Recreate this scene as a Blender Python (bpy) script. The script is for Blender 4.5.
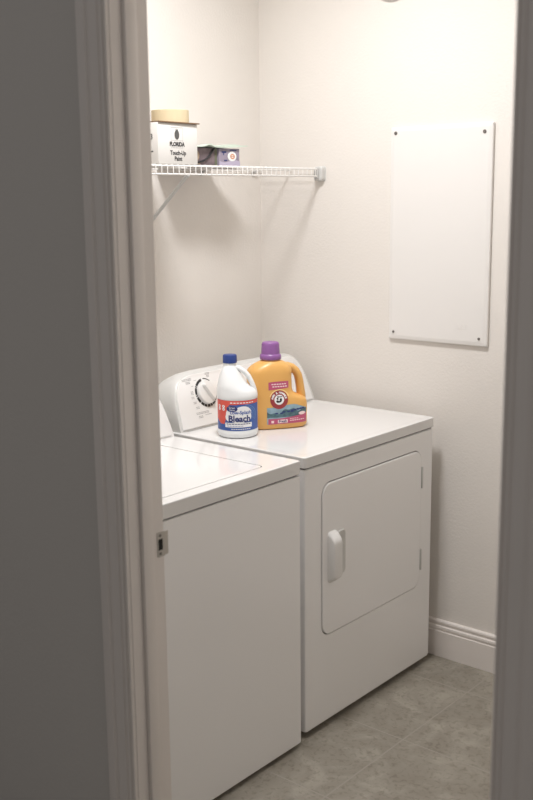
import bpy, bmesh, math, random
from mathutils import Vector, Matrix

for o in list(bpy.data.objects):
    bpy.data.objects.remove(o)
scene = bpy.context.scene
C = scene.collection
R = math.radians
random.seed(4)

# ------------------------------------------------------------------ camera
CAM = Vector((2.6767, -3.1388, 1.6728))
yaw, pit, rol = R(40.2667), R(-11.0875), R(-0.6374)
fw = Vector((-math.sin(yaw) * math.cos(pit), math.cos(yaw) * math.cos(pit), math.sin(pit)))
rt = fw.cross(Vector((0, 0, 1))).normalized()
up = rt.cross(fw)
r2 = rt * math.cos(rol) + up * math.sin(rol)
u2 = -rt * math.sin(rol) + up * math.cos(rol)
cd = bpy.data.cameras.new('camera')
cam = bpy.data.objects.new('camera', cd)
C.objects.link(cam)
cam.matrix_world = Matrix(((r2.x, u2.x, -fw.x, CAM.x), (r2.y, u2.y, -fw.y, CAM.y), (r2.z, u2.z, -fw.z, CAM.z), (0, 0, 0, 1)))
cd.sensor_fit = 'VERTICAL'
cd.sensor_height = 36.0
cd.lens = 1029.9 / 800 * 36.0
cd.clip_start = 0.02
cd.dof.use_dof = True
cd.dof.focus_distance = 3.35
cd.dof.aperture_fstop = 3.6
scene.camera = cam

# ------------------------------------------------------------------ world, exposure, lamp power
HALL_LIGHT = 0.225          # even world light added to fill the dim hall
LAMP_WATTS = 25.5
LAMP_SPREAD = 160      # degrees; shallow reflector
LAMP_COLOR = (1.0, 0.985, 0.985)
w = bpy.data.worlds.new('world')
scene.world = w
w.use_nodes = True
bg = w.node_tree.nodes['Background']
bg.inputs['Color'].default_value = (1.0, 0.95, 0.92, 1)
bg.inputs['Strength'].default_value = HALL_LIGHT
scene.view_settings.view_transform = 'Standard'
scene.view_settings.look = 'None'
scene.view_settings.gamma = 1
scene.view_settings.exposure = 0.0
scene.view_settings.use_curve_mapping = False
try:
    scene.cycles.use_denoising = True
    scene.cycles.max_bounces = 10
    scene.cycles.diffuse_bounces = 8
except Exception:
    pass


# ------------------------------------------------------------------ materials
def srgb(r, g, b):
    f = lambda c: (c / 255) / 12.92 if c / 255 <= 0.04045 else ((c / 255 + 0.055) / 1.055) ** 2.4
    return (f(r), f(g), f(b), 1)


def mat(name, col, rough=0.5, metal=0.0, spec=0.5, bump=None, var=None):
    """col: linear rgba. bump=(scale, strength, distance); var=(scale, amount): faint noise in the colour"""
    m = bpy.data.materials.new(name)
    m.use_nodes = True
    nt = m.node_tree
    b = nt.nodes['Principled BSDF']
    b.inputs['Base Color'].default_value = col
    b.inputs['Roughness'].default_value = rough
    b.inputs['Metallic'].default_value = metal
    b.inputs['Specular IOR Level'].default_value = spec
    tc = nt.nodes.new('ShaderNodeTexCoord')
    if bump:
        n = nt.nodes.new('ShaderNodeTexNoise')
        n.inputs['Scale'].default_value = bump[0]
        n.inputs['Detail'].default_value = 3
        nt.links.new(tc.outputs['Object'], n.inputs['Vector'])
        bn = nt.nodes.new('ShaderNodeBump')
        bn.inputs['Strength'].default_value = bump[1]
        bn.inputs['Distance'].default_value = bump[2]
        nt.links.new(n.outputs['Fac'], bn.inputs['Height'])
        nt.links.new(bn.outputs['Normal'], b.inputs['Normal'])
    if var:
        n = nt.nodes.new('ShaderNodeTexNoise')
        n.inputs['Scale'].default_value = var[0]
        nt.links.new(tc.outputs['Object'], n.inputs['Vector'])
        rp = nt.nodes.new('ShaderNodeValToRGB')
        k = 1 - var[1]
        rp.color_ramp.elements[0].position = 0.3
        rp.color_ramp.elements[1].position = 0.7
        rp.color_ramp.elements[0].color = (col[0] * k, col[1] * k, col[2] * k, 1)
        rp.color_ramp.elements[1].color = col
        nt.links.new(n.outputs['Fac'], rp.inputs['Fac'])
        nt.links.new(rp.outputs['Color'], b.inputs['Base Color'])
    return m


M = {}
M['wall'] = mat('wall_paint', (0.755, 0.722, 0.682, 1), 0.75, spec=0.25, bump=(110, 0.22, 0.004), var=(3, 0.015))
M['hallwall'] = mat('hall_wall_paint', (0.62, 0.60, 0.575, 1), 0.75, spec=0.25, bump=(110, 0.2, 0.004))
M['ceiling'] = mat('ceiling_paint', (0.78, 0.76, 0.72, 1), 0.85, spec=0.2, bump=(60, 0.3, 0.005))
M['trim'] = mat('trim_paint', (0.80, 0.755, 0.72, 1), 0.42, spec=0.4, var=(6, 0.02))
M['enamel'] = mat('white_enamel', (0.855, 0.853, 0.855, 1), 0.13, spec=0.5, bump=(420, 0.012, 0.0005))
M['enamel_top'] = mat('white_enamel_top', (0.72, 0.717, 0.712, 1), 0.10, spec=0.6, bump=(300, 0.012, 0.0005))  # same enamel as the fronts, colour darkened against the overhead light
M['seam'] = mat('dark_seam', (0.10, 0.095, 0.09, 1), 0.7)  # stands in for shade in the dryer door and washer lid gaps
M['plastic'] = mat('white_plastic', (0.77, 0.765, 0.755, 1), 0.3, spec=0.5)
M['capgrey'] = mat('grey_white_plastic', (0.60, 0.60, 0.585, 1), 0.35, spec=0.5)
M['black'] = mat('black_print', (0.02, 0.02, 0.022, 1), 0.5)
M['greyprint'] = mat('grey_print', (0.30, 0.30, 0.31, 1), 0.6)
M['ink'] = mat('charcoal_print', (0.09, 0.09, 0.085, 1), 0.6)
M['rubber'] = mat('dark_rubber', (0.04, 0.04, 0.04, 1), 0.8)
M['wire'] = mat('white_vinyl_wire', (0.78, 0.77, 0.75, 1), 0.4, spec=0.5)
M['greymetal'] = mat('painted_grey_metal', (0.52, 0.52, 0.51, 1), 0.45, spec=0.5)
M['panel'] = mat('white_sheet_metal', (0.765, 0.748, 0.728, 1), 0.38, spec=0.45, bump=(200, 0.04, 0.001))
M['screw'] = mat('dark_screw_metal', (0.20, 0.19, 0.18, 1), 0.4, metal=0.8)
M['steel'] = mat('satin_nickel', (0.50, 0.48, 0.45, 1), 0.38, metal=0.9, bump=(300, 0.05, 0.001))
M['hole'] = mat('dark_latch_pocket', (0.02, 0.018, 0.016, 1), 0.9)
M['jug'] = mat('white_hdpe', (0.80, 0.82, 0.83, 1), 0.35, spec=0.5)
M['navycap'] = mat('navy_plastic', srgb(38, 62, 128), 0.4)
M['lblue'] = mat('label_blue', srgb(58, 92, 165), 0.4)
M['lred'] = mat('label_red', srgb(214, 84, 70), 0.4)
M['lwhite'] = mat('label_white', (0.82, 0.83, 0.84, 1), 0.4)
M['lnavy'] = mat('label_navy', srgb(36, 50, 110), 0.4)
M['llight'] = mat('label_light_blue', srgb(105, 140, 190), 0.4)
M['yellow'] = mat('golden_yellow_plastic', srgb(222, 170, 96), 0.36, spec=0.5)
M['purple'] = mat('purple_plastic', srgb(138, 90, 152), 0.4, bump=(90, 0.1, 0.002))
M['pink'] = mat('label_magenta', srgb(186, 82, 116), 0.4)
M['maroon'] = mat('label_maroon', srgb(150, 52, 56), 0.4)
M['sky'] = mat('label_sky_blue', srgb(150, 180, 195), 0.4, var=(40, 0.3))
M['hill'] = mat('label_teal_hills', srgb(84, 118, 128), 0.4, var=(120, 0.5))
M['cream'] = mat('label_cream', srgb(244, 214, 150), 0.4)
M['palepink'] = mat('label_pale_pink', srgb(240, 215, 215), 0.4)
M['card'] = mat('white_card', (0.68, 0.665, 0.64, 1), 0.7, spec=0.3)
M['kraft'] = mat('brown_kraft_card', srgb(122, 98, 78), 0.8, spec=0.2)
M['tape'] = mat('tan_masking_tape', srgb(204, 190, 158), 0.65, spec=0.3, bump=(400, 0.1, 0.0008))
M['core'] = mat('tape_core_card', srgb(150, 125, 95), 0.8)
M['mauve'] = mat('dark_mauve_card', srgb(130, 115, 120), 0.6, var=(45, 0.4))
M['lavender'] = mat('lavender_card', srgb(158, 148, 165), 0.6, var=(30, 0.2))
M['lavlight'] = mat('pale_lavender_print', srgb(182, 174, 196), 0.6)
M['olive'] = mat('olive_card_edge', srgb(108, 112, 92), 0.7)
M['paper'] = mat('pale_green_paper', srgb(212, 226, 212), 0.6, var=(18, 0.22))
M['orange'] = mat('orange_print', srgb(214, 150, 110), 0.6)
M['tan'] = mat('tan_print', srgb(170, 150, 130), 0.6)


def floor_material():
    m = bpy.data.materials.new('beige_stone_tile')
    m.use_nodes = True
    nt = m.node_tree
    N = nt.nodes.new
    L = nt.links.new
    b = nt.nodes['Principled BSDF']
    b.inputs['Roughness'].default_value = 0.48
    b.inputs['Specular IOR Level'].default_value = 0.4
    tc = N('ShaderNodeTexCoord')
    mp = N('ShaderNodeMapping')
    # one grout line at x = 1.083, one at y = -1.01, 0.405 m pitch
    T = 0.405
    mp.inputs['Location'].default_value = (-1.076 + 10 * T, 1.01 + 20 * T, 0)
    L(tc.outputs['Object'], mp.inputs['Vector'])
    br = N('ShaderNodeTexBrick')
    br.offset = 0.0
    br.squash = 1.0
    br.inputs['Scale'].default_value = 1.0
    br.inputs['Brick Width'].default_value = T
    br.inputs['Row Height'].default_value = T
    br.inputs['Mortar Size'].default_value = 0.0032
    br.inputs['Mortar Smooth'].default_value = 0.4
    br.inputs['Color1'].default_value = (0.92, 0.92, 0.92, 1)
    br.inputs['Color2'].default_value = (1.05, 1.05, 1.05, 1)
    br.inputs['Mortar'].default_value = (1, 1, 1, 1)
    L(mp.outputs['Vector'], br.inputs['Vector'])
    n1 = N('ShaderNodeTexNoise')
    n1.inputs['Scale'].default_value = 7.5
    n1.inputs['Detail'].default_value = 8
    n1.inputs['Roughness'].default_value = 0.62
    n1.inputs['Distortion'].default_value = 0.9
    L(tc.outputs['Object'], n1.inputs['Vector'])
    rp = N('ShaderNodeValToRGB')
    e = rp.color_ramp.elements
    e[0].position, e[0].color = 0.33, (0.240, 0.217, 0.180, 1)
    e[1].position, e[1].color = 0.66, (0.345, 0.318, 0.270, 1)
    x = e.new(0.5)
    x.color = (0.275, 0.252, 0.211, 1)
    L(n1.outputs['Fac'], rp.inputs['Fac'])
    # thin dark veins and pits
    n2 = N('ShaderNodeTexNoise')
    n2.inputs['Scale'].default_value = 62
    n2.inputs['Detail'].default_value = 9
    n2.inputs['Distortion'].default_value = 0.8
    L(tc.outputs['Object'], n2.inputs['Vector'])
    r2_ = N('ShaderNodeValToRGB')
    f = r2_.color_ramp.elements
    f[0].position, f[0].color = 0.34, (0.78, 0.77, 0.75, 1)
    f[1].position, f[1].color = 0.48, (1, 1, 1, 1)
    L(n2.outputs['Fac'], r2_.inputs['Fac'])
    mu = N('ShaderNodeMix')
    mu.data_type = 'RGBA'
    mu.blend_type = 'MULTIPLY'
    mu.inputs['Factor'].default_value = 1
    L(rp.outputs['Color'], mu.inputs['A'])
    L(r2_.outputs['Color'], mu.inputs['B'])
    m2 = N('ShaderNodeMix')
    m2.data_type = 'RGBA'
    m2.blend_type = 'MULTIPLY'
    m2.inputs['Factor'].default_value = 0.6
    L(mu.outputs['Result'], m2.inputs['A'])
    L(br.outputs['Color'], m2.inputs['B'])
    gm = N('ShaderNodeMix')
    gm.data_type = 'RGBA'
    L(br.outputs['Fac'], gm.inputs['Factor'])
    L(m2.outputs['Result'], gm.inputs['A'])
    gm.inputs['B'].default_value = (0.305, 0.281, 0.241, 1)
    L(gm.outputs['Result'], b.inputs['Base Color'])
    sub = N('ShaderNodeMath')
    sub.operation = 'MULTIPLY_ADD'
    sub.inputs[1].default_value = -1.0
    L(br.outputs['Fac'], sub.inputs[0])
    sc = N('ShaderNodeMath')
    sc.operation = 'MULTIPLY'
    sc.inputs[1].default_value = 0.35
    L(n2.outputs['Fac'], sc.inputs[0])
    L(sc.outputs[0], sub.inputs[2])
    bn = N('ShaderNodeBump')
    bn.inputs['Strength'].default_value = 0.35
    bn.inputs['Distance'].default_value = 0.003
    L(sub.outputs[0], bn.inputs['Height'])
    L(bn.outputs['Normal'], b.inputs['Normal'])
    return m


M['floor'] = floor_material()


def emitter(name, col, s):
    m = bpy.data.materials.new(name)
    m.use_nodes = True
    b = m.node_tree.nodes['Principled BSDF']
    b.inputs['Base Color'].default_value = (0.8, 0.8, 0.8, 1)
    b.inputs['Emission Color'].default_value = col
    b.inputs['Emission Strength'].default_value = s
    return m


# ------------------------------------------------------------------ geometry helpers
def box(bm, a, b, bev=0.0, seg=2):
    x0, y0, z0 = a
    x1, y1, z1 = b
    vs = [bm.verts.new(p) for p in ((x0, y0, z0), (x1, y0, z0), (x1, y1, z0), (x0, y1, z0), (x0, y0, z1), (x1, y0, z1), (x1, y1, z1), (x0, y1, z1))]
    fs = [bm.faces.new([vs[i] for i in f]) for f in ((0, 3, 2, 1), (4, 5, 6, 7), (0, 1, 5, 4), (1, 2, 6, 5), (2, 3, 7, 6), (3, 0, 4, 7))]
    if bev:
        es = list({e for f in fs for e in f.edges})
        bmesh.ops.bevel(bm, geom=es, offset=bev, segments=seg, profile=0.5, affect='EDGES')


def loft(bm, loops, cap0=True, cap1=True, closed=True):
    rows = [[bm.verts.new(p) for p in lp] for lp in loops]
    n = len(rows[0])
    for a, b in zip(rows, rows[1:]):
        for i in range(n if closed else n - 1):
            j = (i + 1) % n
            bm.faces.new((a[i], a[j], b[j], b[i]))
    if cap0:
        bm.faces.new(list(reversed(rows[0])))
    if cap1:
        bm.faces.new(rows[-1])


def rrect(u0, u1, v0, v1, r, n=8):
    """rounded rectangle outline, counter-clockwise from the lower right corner"""
    pts = []
    for cu, cv, a0 in ((u1 - r, v0 + r, -90), (u1 - r, v1 - r, 0), (u0 + r, v1 - r, 90), (u0 + r, v0 + r, 180)):
        for k in range(n + 1):
            a = R(a0 + 90 * k / n)
            pts.append((cu + r * math.cos(a), cv + r * math.sin(a)))
    return pts


def tube(bm, pts, r, n=8, ry=None, caps=True):
    """swept round (or elliptical) bar along points"""
    P = [Vector(p) for p in pts]
    rs = r if isinstance(r, (list, tuple)) else [r] * len(P)
    loops = []
    ref = None
    for i, p in enumerate(P):
        t = (P[min(i + 1, len(P) - 1)] - P[max(i - 1, 0)]).normalized()
        if ref is None:
            ref = Vector((0, 0, 1)) if abs(t.z) < 0.9 else Vector((0, 1, 0))
        a = t.cross(ref).normalized()
        b = a.cross(t).normalized()
        ref = b
        k = (ry / rs[i]) if ry else 1.0
        loops.append([p + a * math.cos(2 * math.pi * q / n) * rs[i] * k + b * math.sin(2 * math.pi * q / n) * rs[i] for q in range(n)])
    loft(bm, loops, caps, caps)


def lathe(bm, prof, c=(0, 0, 0), n=40, cap0=True, cap1=True):
    loops = [[(c[0] + r * math.cos(2 * math.pi * k / n), c[1] + r * math.sin(2 * math.pi * k / n), c[2] + z) for k in range(n)] for r, z in prof]
    loft(bm, loops, cap0, cap1)


def disc_x(bm, c, r, d, n=20, bev=0.0):
    """cylinder along +x from c"""
    prof = [(r, 0), (r, d - bev), (r - bev, d)] if bev else [(r, 0), (r, d)]
    loops = [[(c[0] + z, c[1] + q * math.cos(2 * math.pi * k / n), c[2] + q * math.sin(2 * math.pi * k / n)) for k in range(n)] for q, z in prof]
    loft(bm, loops)


def disc_y(bm, c, r, d, n=20, bev=0.0):
    """cylinder along -y from c"""
    prof = [(r, 0), (r, d - bev), (r - bev, d)] if bev else [(r, 0), (r, d)]
    loops = [[(c[0] + q * math.cos(2 * math.pi * k / n), c[1] - z, c[2] + q * math.sin(2 * math.pi * k / n)) for k in range(n)] for q, z in prof]
    loft(bm, loops)


def new():
    return bmesh.new()


def link(name, bm, m, parent=None, local=False, sharp=35, flat=False):
    bmesh.ops.recalc_face_normals(bm, faces=bm.faces[:])
    if parent is not None and not local:
        p = parent
        off = Vector((0, 0, 0))
        while p is not None:
            off += p.location
            p = p.parent
        bmesh.ops.translate(bm, verts=bm.verts[:], vec=-off)
    me = bpy.data.meshes.new(name)
    bm.to_mesh(me)
    bm.free()
    me.materials.append(m)
    for f in me.polygons:
        f.use_smooth = True
    me.set_sharp_from_angle(angle=R(sharp))
    o = bpy.data.objects.new(name, me)
    C.objects.link(o)
    if parent is not None:
        o.parent = parent
    if flat:
        md = o.modifiers.new('weighted_normal', 'WEIGHTED_NORMAL')
        md.keep_sharp = True
        md.weight = 100
    return o


def thing(name, label, cat, loc=(0, 0, 0), rotz=0.0, group=None):
    o = bpy.data.objects.new(name, None)
    C.objects.link(o)
    o.empty_display_size = 0.05
    o.location = loc
    o.rotation_euler = (0, 0, rotz)
    o['label'] = label
    o['category'] = cat
    if group:
        o['group'] = group
    return o


def tag(o, label, cat, group=None):
    o['label'] = label
    o['category'] = cat
    if group:
        o['group'] = group
    return o


def struct(name, bm, m, parent=None):
    o = link(name, bm, m, parent)
    if parent is None:
        o['kind'] = 'structure'
    return o


def text_bm(bm, s, size, fn, align='CENTER', bold=0.0, tilt=None):
    """flat lettering; every vertex (x, y) is placed with fn(x, y)"""
    cu = bpy.data.curves.new('lettering', 'FONT')
    cu.body = s
    cu.size = size
    cu.align_x = align
    cu.align_y = 'CENTER'
    cu.offset = bold
    cu.resolution_u = 3
    o = bpy.data.objects.new('lettering', cu)
    C.objects.link(o)
    bpy.context.view_layer.update()
    dg = bpy.context.evaluated_depsgraph_get()
    me = bpy.data.meshes.new_from_object(o.evaluated_get(dg))
    vs = [bm.verts.new(fn(v.co.x, v.co.y)) for v in me.vertices]
    for p in me.polygons:
        try:
            bm.faces.new([vs[i] for i in p.vertices])
        except ValueError:
            pass
    bpy.data.objects.remove(o)
    bpy.data.curves.remove(cu)
    bpy.data.meshes.remove(me)


def patch(bm, fn, u0, u1, lo, hi, nu=24, nv=6):
    """grid patch between curves lo(u) and hi(u), placed with fn(u, v)"""
    lo_ = lo if callable(lo) else (lambda u: lo)
    hi_ = hi if callable(hi) else (lambda u: hi)
    g = []
    for i in range(nu + 1):
        u = u0 + (u1 - u0) * i / nu
        a, b = lo_(u), hi_(u)
        g.append([bm.verts.new(fn(u, a + (b - a) * j / nv)) for j in range(nv + 1)])
    for i in range(nu):
        for j in range(nv):
            bm.faces.new((g[i][j], g[i + 1][j], g[i + 1][j + 1], g[i][j + 1]))


def disk(bm, fn, cu, cv, ru, rv, r_in=0.0, n=36, rings=4, a0=0, a1=360):
    g = []
    full = abs(a1 - a0) >= 360
    m = n if full else n + 1
    for k in range(m):
        a = R(a0 + (a1 - a0) * k / n)
        g.append([bm.verts.new(fn(cu + (r_in + (1 - r_in) * j / rings) * ru * math.cos(a) if (j or r_in) else cu + 1e-5 * math.cos(a),
                                  cv + (r_in + (1 - r_in) * j / rings) * rv * math.sin(a) if (j or r_in) else cv + 1e-5 * math.sin(a))) for j in range(rings + 1)])
    for k in range(n):
        p, q = g[k], g[(k + 1) % m]
        for j in range(rings):
            bm.faces.new((p[j], p[j + 1], q[j + 1], q[j]))


# ------------------------------------------------------------------ the setting
XJ, XR = 1.066, 1.9450                 # door jamb faces
YR, YH = -1.60, -1.704               # room side and hall side of the door wall
ZC = 2.92                            # ceiling
ROOM_X = 2.08
DOOR_H = 2.44

b = new(); box(b, (-1.6, -4.6, -0.06), (4.4, 0.12, 0.0)); struct('floor', b, M['floor'])
b = new(); box(b, (-0.12, YH, ZC), (ROOM_X + 0.12, 0.12, ZC + 0.1)); struct('ceiling', b, M['ceiling'])
b = new(); box(b, (-0.12, YR, 0), (0, 0.0, ZC)); struct('wall_left', b, M['wall'])
b = new(); box(b, (-0.12, 0, 0), (ROOM_X + 0.12, 0.12, ZC)); struct('wall_back', b, M['wall'])
b = new(); box(b, (ROOM_X, YR, 0), (ROOM_X + 0.12, 0, ZC)); struct('wall_right', b, M['wall'])
b = new()
box(b, (-1.6, YH, 0), (XJ - 0.018, YR, ZC))
box(b, (XR + 0.018, YH, 0), (4.4, YR, ZC))
box(b, (XJ - 0.018, YH, DOOR_H + 0.018), (XR + 0.018, YR, ZC))
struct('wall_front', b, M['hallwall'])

# baseboards: flat board with a stepped, rounded head
BP = [(0, 0), (0.016, 0), (0.016, 0.098), (0.0135, 0.100), (0.0135, 0.107), (0.0155, 0.109), (0.0145, 0.117), (0.0095, 0.120), (0.0095, 0.127),
      (0.0115, 0.130), (0.0105, 0.136), (0.006, 0.140), (0, 0.140)]


def baseboard(name, p0, p1, inward):
    bm = new()
    p0, p1, inward = Vector(p0), Vector(p1), Vector(inward)
    loops = [[p + inward * d + Vector((0, 0, z)) for d, z in BP] for p in (p0, p1)]
    loft(bm, loops)
    return struct(name, bm, M['trim'])


baseboard('baseboard_back', (0, 0, 0), (ROOM_X, 0, 0), (0, -1, 0))
baseboard('baseboard_left', (0, YR, 0), (0, -0.016, 0), (1, 0, 0))
baseboard('baseboard_right', (ROOM_X, YR, 0), (ROOM_X, -0.016, 0), (-1, 0, 0))

# door frame: jambs, head, stops
b = new()
box(b, (XJ - 0.018, YH, 0), (XJ, YR, DOOR_H + 0.018), 0.0012, 1)
jl = struct('trim_1', b, M['trim'])
b = new(); box(b, (XJ, -1.672, 0), (XJ + 0.011, -1.640, DOOR_H), 0.0025, 2); link('door_stop', b, M['trim'], jl)
b = new()
box(b, (XR, YH, 0), (XR + 0.018, YR, DOOR_H + 0.018), 0.0012, 1)
jr = struct('trim_2', b, M['trim'])
b = new(); box(b, (XR - 0.011, -1.672, 0), (XR, -1.640, DOOR_H), 0.0025, 2); link('door_stop', b, M['trim'], jr)
b = new()
box(b, (XJ, YH, DOOR_H), (XR, YR, DOOR_H + 0.018), 0.0012, 1)
jh = struct('trim_3', b, M['trim'])
b = new(); box(b, (XJ + 0.011, -1.672, DOOR_H - 0.011), (XR - 0.011, -1.640, DOOR_H), 0.0025, 2); link('door_stop', b, M['trim'], jh)

# hall-side casing, moulded profile (distance from the opening, thickness)
CP = [(0.0, 0.0), (0.0, 0.007), (0.002, 0.009), (0.005, 0.009), (0.0065, 0.006), (0.0095, 0.006), (0.011, 0.010), (0.016, 0.0115), (0.018, 0.0085), (0.021, 0.0085),
      (0.023, 0.012), (0.045, 0.0150), (0.049, 0.0125), (0.053, 0.0125), (0.056, 0.0170), (0.062, 0.0185), (0.074, 0.0185), (0.080, 0.0165), (0.083, 0.012), (0.083, 0.0)]


def casing(name, x, sgn, z1):
    bm = new()
    loops = [[(x + sgn * d, YH - t, z + (d if z > 0 else 0)) for d, t in CP] for z in (0, z1)]
    loft(bm, loops)
    return struct(name, bm, M['trim'])


casing('trim_4', XJ - 0.002, -1, DOOR_H + 0.005)
casing('trim_5', XR + 0.002, 1, DOOR_H + 0.005)
bm = new()
loft(bm, [[(x + s * d, YH - t, DOOR_H + 0.005 + d) for d, t in CP] for x, s in ((XJ - 0.002, -1), (XR + 0.002, 1))])
struct('trim_6', bm, M['trim'])

# ------------------------------------------------------------------ ceiling lamp (lights the room from above)
LX, LY = 0.84, -0.98
t = thing('ceiling_light', 'round flat white lamp on the laundry room ceiling', 'ceiling light', (LX, LY, ZC))
b = new(); lathe(b, [(0.182, 0.0), (0.182, -0.018), (0.172, -0.026)], (LX, LY, ZC)); link('housing', b, M['plastic'], t)
b = new()
lathe(b, [(0.165, -0.020)] + [(0.165 * math.cos(R(a)), -0.026 - 0.036 * math.sin(R(a))) for a in (0, 12, 25, 38, 50, 62, 74, 84)], (LX, LY, ZC))
link('lamp_glass', b, emitter('lamp_glass', (*LAMP_COLOR, 1), 6.0), t)
ld = bpy.data.lights.new('lamp', 'AREA')
ld.shape = 'DISK'
ld.size = 0.32
ld.energy = LAMP_WATTS
ld.color = LAMP_COLOR
ld.spread = R(LAMP_SPREAD)
lo = bpy.data.objects.new('lamp', ld)
C.objects.link(lo)
lo.parent = t
lo.location = (0, 0, -0.068)


# ------------------------------------------------------------------ appliances
def yz(pts, x):
    return [(x, p[0], p[1]) for p in pts]


def xy(pts, z):
    return [(p[0], p[1], z) for p in pts]


def feet(root, x0, x1, y0, y1):
    bm = new(); lathe(bm, [(0.019, 0), (0.021, 0.004), (0.014, 0.010), (0.010, 0.012), (0.010, 0.026)], n=16)
    f = None
    for x in (x0 + 0.05, x1 - 0.06):
        for y in (y0 + 0.05, y1 - 0.05):
            if f is None:
                f = link('leveling_foot', bm, M['rubber'], root, local=True)
                o = f
            else:
                o = f.copy(); C.objects.link(o); o.parent = root
            o.location = Vector((x, y, 0)) - root.location


def console(root, xf, xb, z0, y0, y1, h, lean=0.36, face_mat='plastic', fy=(0.010, 0.012), cap_mat='capgrey'):
    """backsplash control console: body with rounded shoulders + a face panel"""
    bm = new()
    def prof(y, hh):
        f = lambda z: xf - lean * z
        r = min(0.022, hh * 0.35)
        pts = [(xb, 0), (xf, 0), (f(hh * 0.5), hh * 0.5)]
        for k in range(7):
            a = k / 6
            # rounded front top edge
            p0 = Vector((f(hh - r), hh - r)); p1 = Vector((f(hh), hh)); p2 = Vector((f(hh) - r * 1.2, hh + 0.001))
            q = p0 * (1 - a) ** 2 + p1 * 2 * a * (1 - a) + p2 * a * a
            pts.append((q.x, q.y))
        pts.append((xb + 0.055, hh - min(0.007, hh * 0.05)))
        pts.append((xb + 0.02, hh - min(0.024, hh * 0.2)))
        pts.append((xb, hh - min(0.050, hh * 0.4)))
        return [(px, y, z0 + pz) for px, pz in pts]
    secs = []
    W = y1 - y0
    # (distance from the end, height fraction): steep end wall, broad rounded shoulder
    shoulder = [(0.0, 0.02), (0.003, 0.28), (0.008, 0.50), (0.014, 0.66), (0.022, 0.785), (0.034, 0.885), (0.050, 0.945), (0.070, 0.98), (0.100, 0.995), (0.150, 1.0)]
    left = [(0.0, 0.02), (0.003, 0.25), (0.007, 0.42), (0.013, 0.56), (0.022, 0.69), (0.034, 0.80), (0.050, 0.885), (0.070, 0.945), (0.100, 0.985), (0.150, 1.0)]
    for d, k in left:
        secs.append((y0 + d, k * h))
    for d, k in reversed(shoulder):
        secs.append((y1 - d, k * h))
    loft(bm, [prof(y, hh) for y, hh in secs])
    link('console_body', bm, M[cap_mat], root, sharp=40)
    # face panel lying on the leaning front, following the rounded shoulders
    bm = new()
    def F(y, z, o=0.0):
        n = Vector((1, 0, lean)).normalized()
        return (xf - lean * z + n.x * o, y, z0 + z + n.z * o)
    cx = [(y0 + fy[0], 0.006), (y1 - fy[1], 0.006)]
    out = []
    # right side up, top, left side down
    ph = [(0.0, 0.03), (0.003, 0.28), (0.007, 0.48), (0.012, 0.62), (0.020, 0.745), (0.031, 0.835), (0.045, 0.895), (0.064, 0.935), (0.090, 0.950)]
    pl = [(0.0, 0.03), (0.003, 0.25), (0.007, 0.42), (0.012, 0.56), (0.020, 0.69), (0.031, 0.785), (0.046, 0.865), (0.066, 0.920), (0.095, 0.950)]
    for d, k in ph:
        out.append((y1 - fy[1] - d, k * h))
    for d, k in reversed(pl):
        out.append((y0 + fy[0] + d, k * h))
    loft(bm, [[F(y, z, -0.004) for y, z in out], [F(y, z, 0.0025) for y, z in out],
              [F(y + (0.0015 if y < (y0 + y1) / 2 else -0.0015), z - (0.0015 if z > h * 0.5 else -0.0015), 0.004) for y, z in out]])
    link('control_panel', bm, M[face_mat], root)
    return F


# ---- dryer
DX0, DX1 = 0.14, 0.8425
DY1 = -0.0625
DY0 = DY1 - 0.737
dr = thing('clothes_dryer', 'white front-loading dryer with closed square door, beside the back wall', 'dryer', ((DX0 + DX1) / 2, (DY0 + DY1) / 2, 0))
HOLE = (-0.7185, -0.1400, 0.3110, 0.8150)      # door opening y0 y1 z0 z1


def cabinet(root, x0, x1, y0, y1, z0, z1, hole=None, hr=0.045, e=0.009):
    bm = new()
    n = 8
    loops = [yz(rrect(y0, y1, z0, z1, e * 1.1, n), x0), yz(rrect(y0, y1, z0, z1, e * 1.1, n), x1 - e),
             yz(rrect(y0 + e * 0.28, y1 - e * 0.28, z0 + e * 0.28, z1 - e * 0.16, e * 1.1, n), x1 - e * 0.33),
             yz(rrect(y0 + e, y1 - e, z0 + e, z1 - e * 0.33, e * 1.1, n), x1)]
    if hole:
        loops += [yz(rrect(*hole, hr, n), x1), yz(rrect(hole[0] + 0.002, hole[1] - 0.002, hole[2] + 0.002, hole[3] - 0.002, hr - 0.002, n), x1 - 0.003),
                  yz(rrect(hole[0] + 0.002, hole[1] - 0.002, hole[2] + 0.002, hole[3] - 0.002, hr - 0.002, n), x1 - 0.022)]
    loft(bm, loops)
    return link('cabinet', bm, M['enamel'], root, flat=True)


cabinet(dr, DX0, DX1 - 0.002, DY0 + 0.001, DY1 - 0.001, 0.018, 0.8745, HOLE)
# dark seam line under the lid plate
b = new(); box(b, (DX0 + 0.006, DY0 + 0.007, 0.868), (DX1 - 0.009, DY1 - 0.007, 0.880)); link('lid_seam', b, M['seam'], dr)


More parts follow.
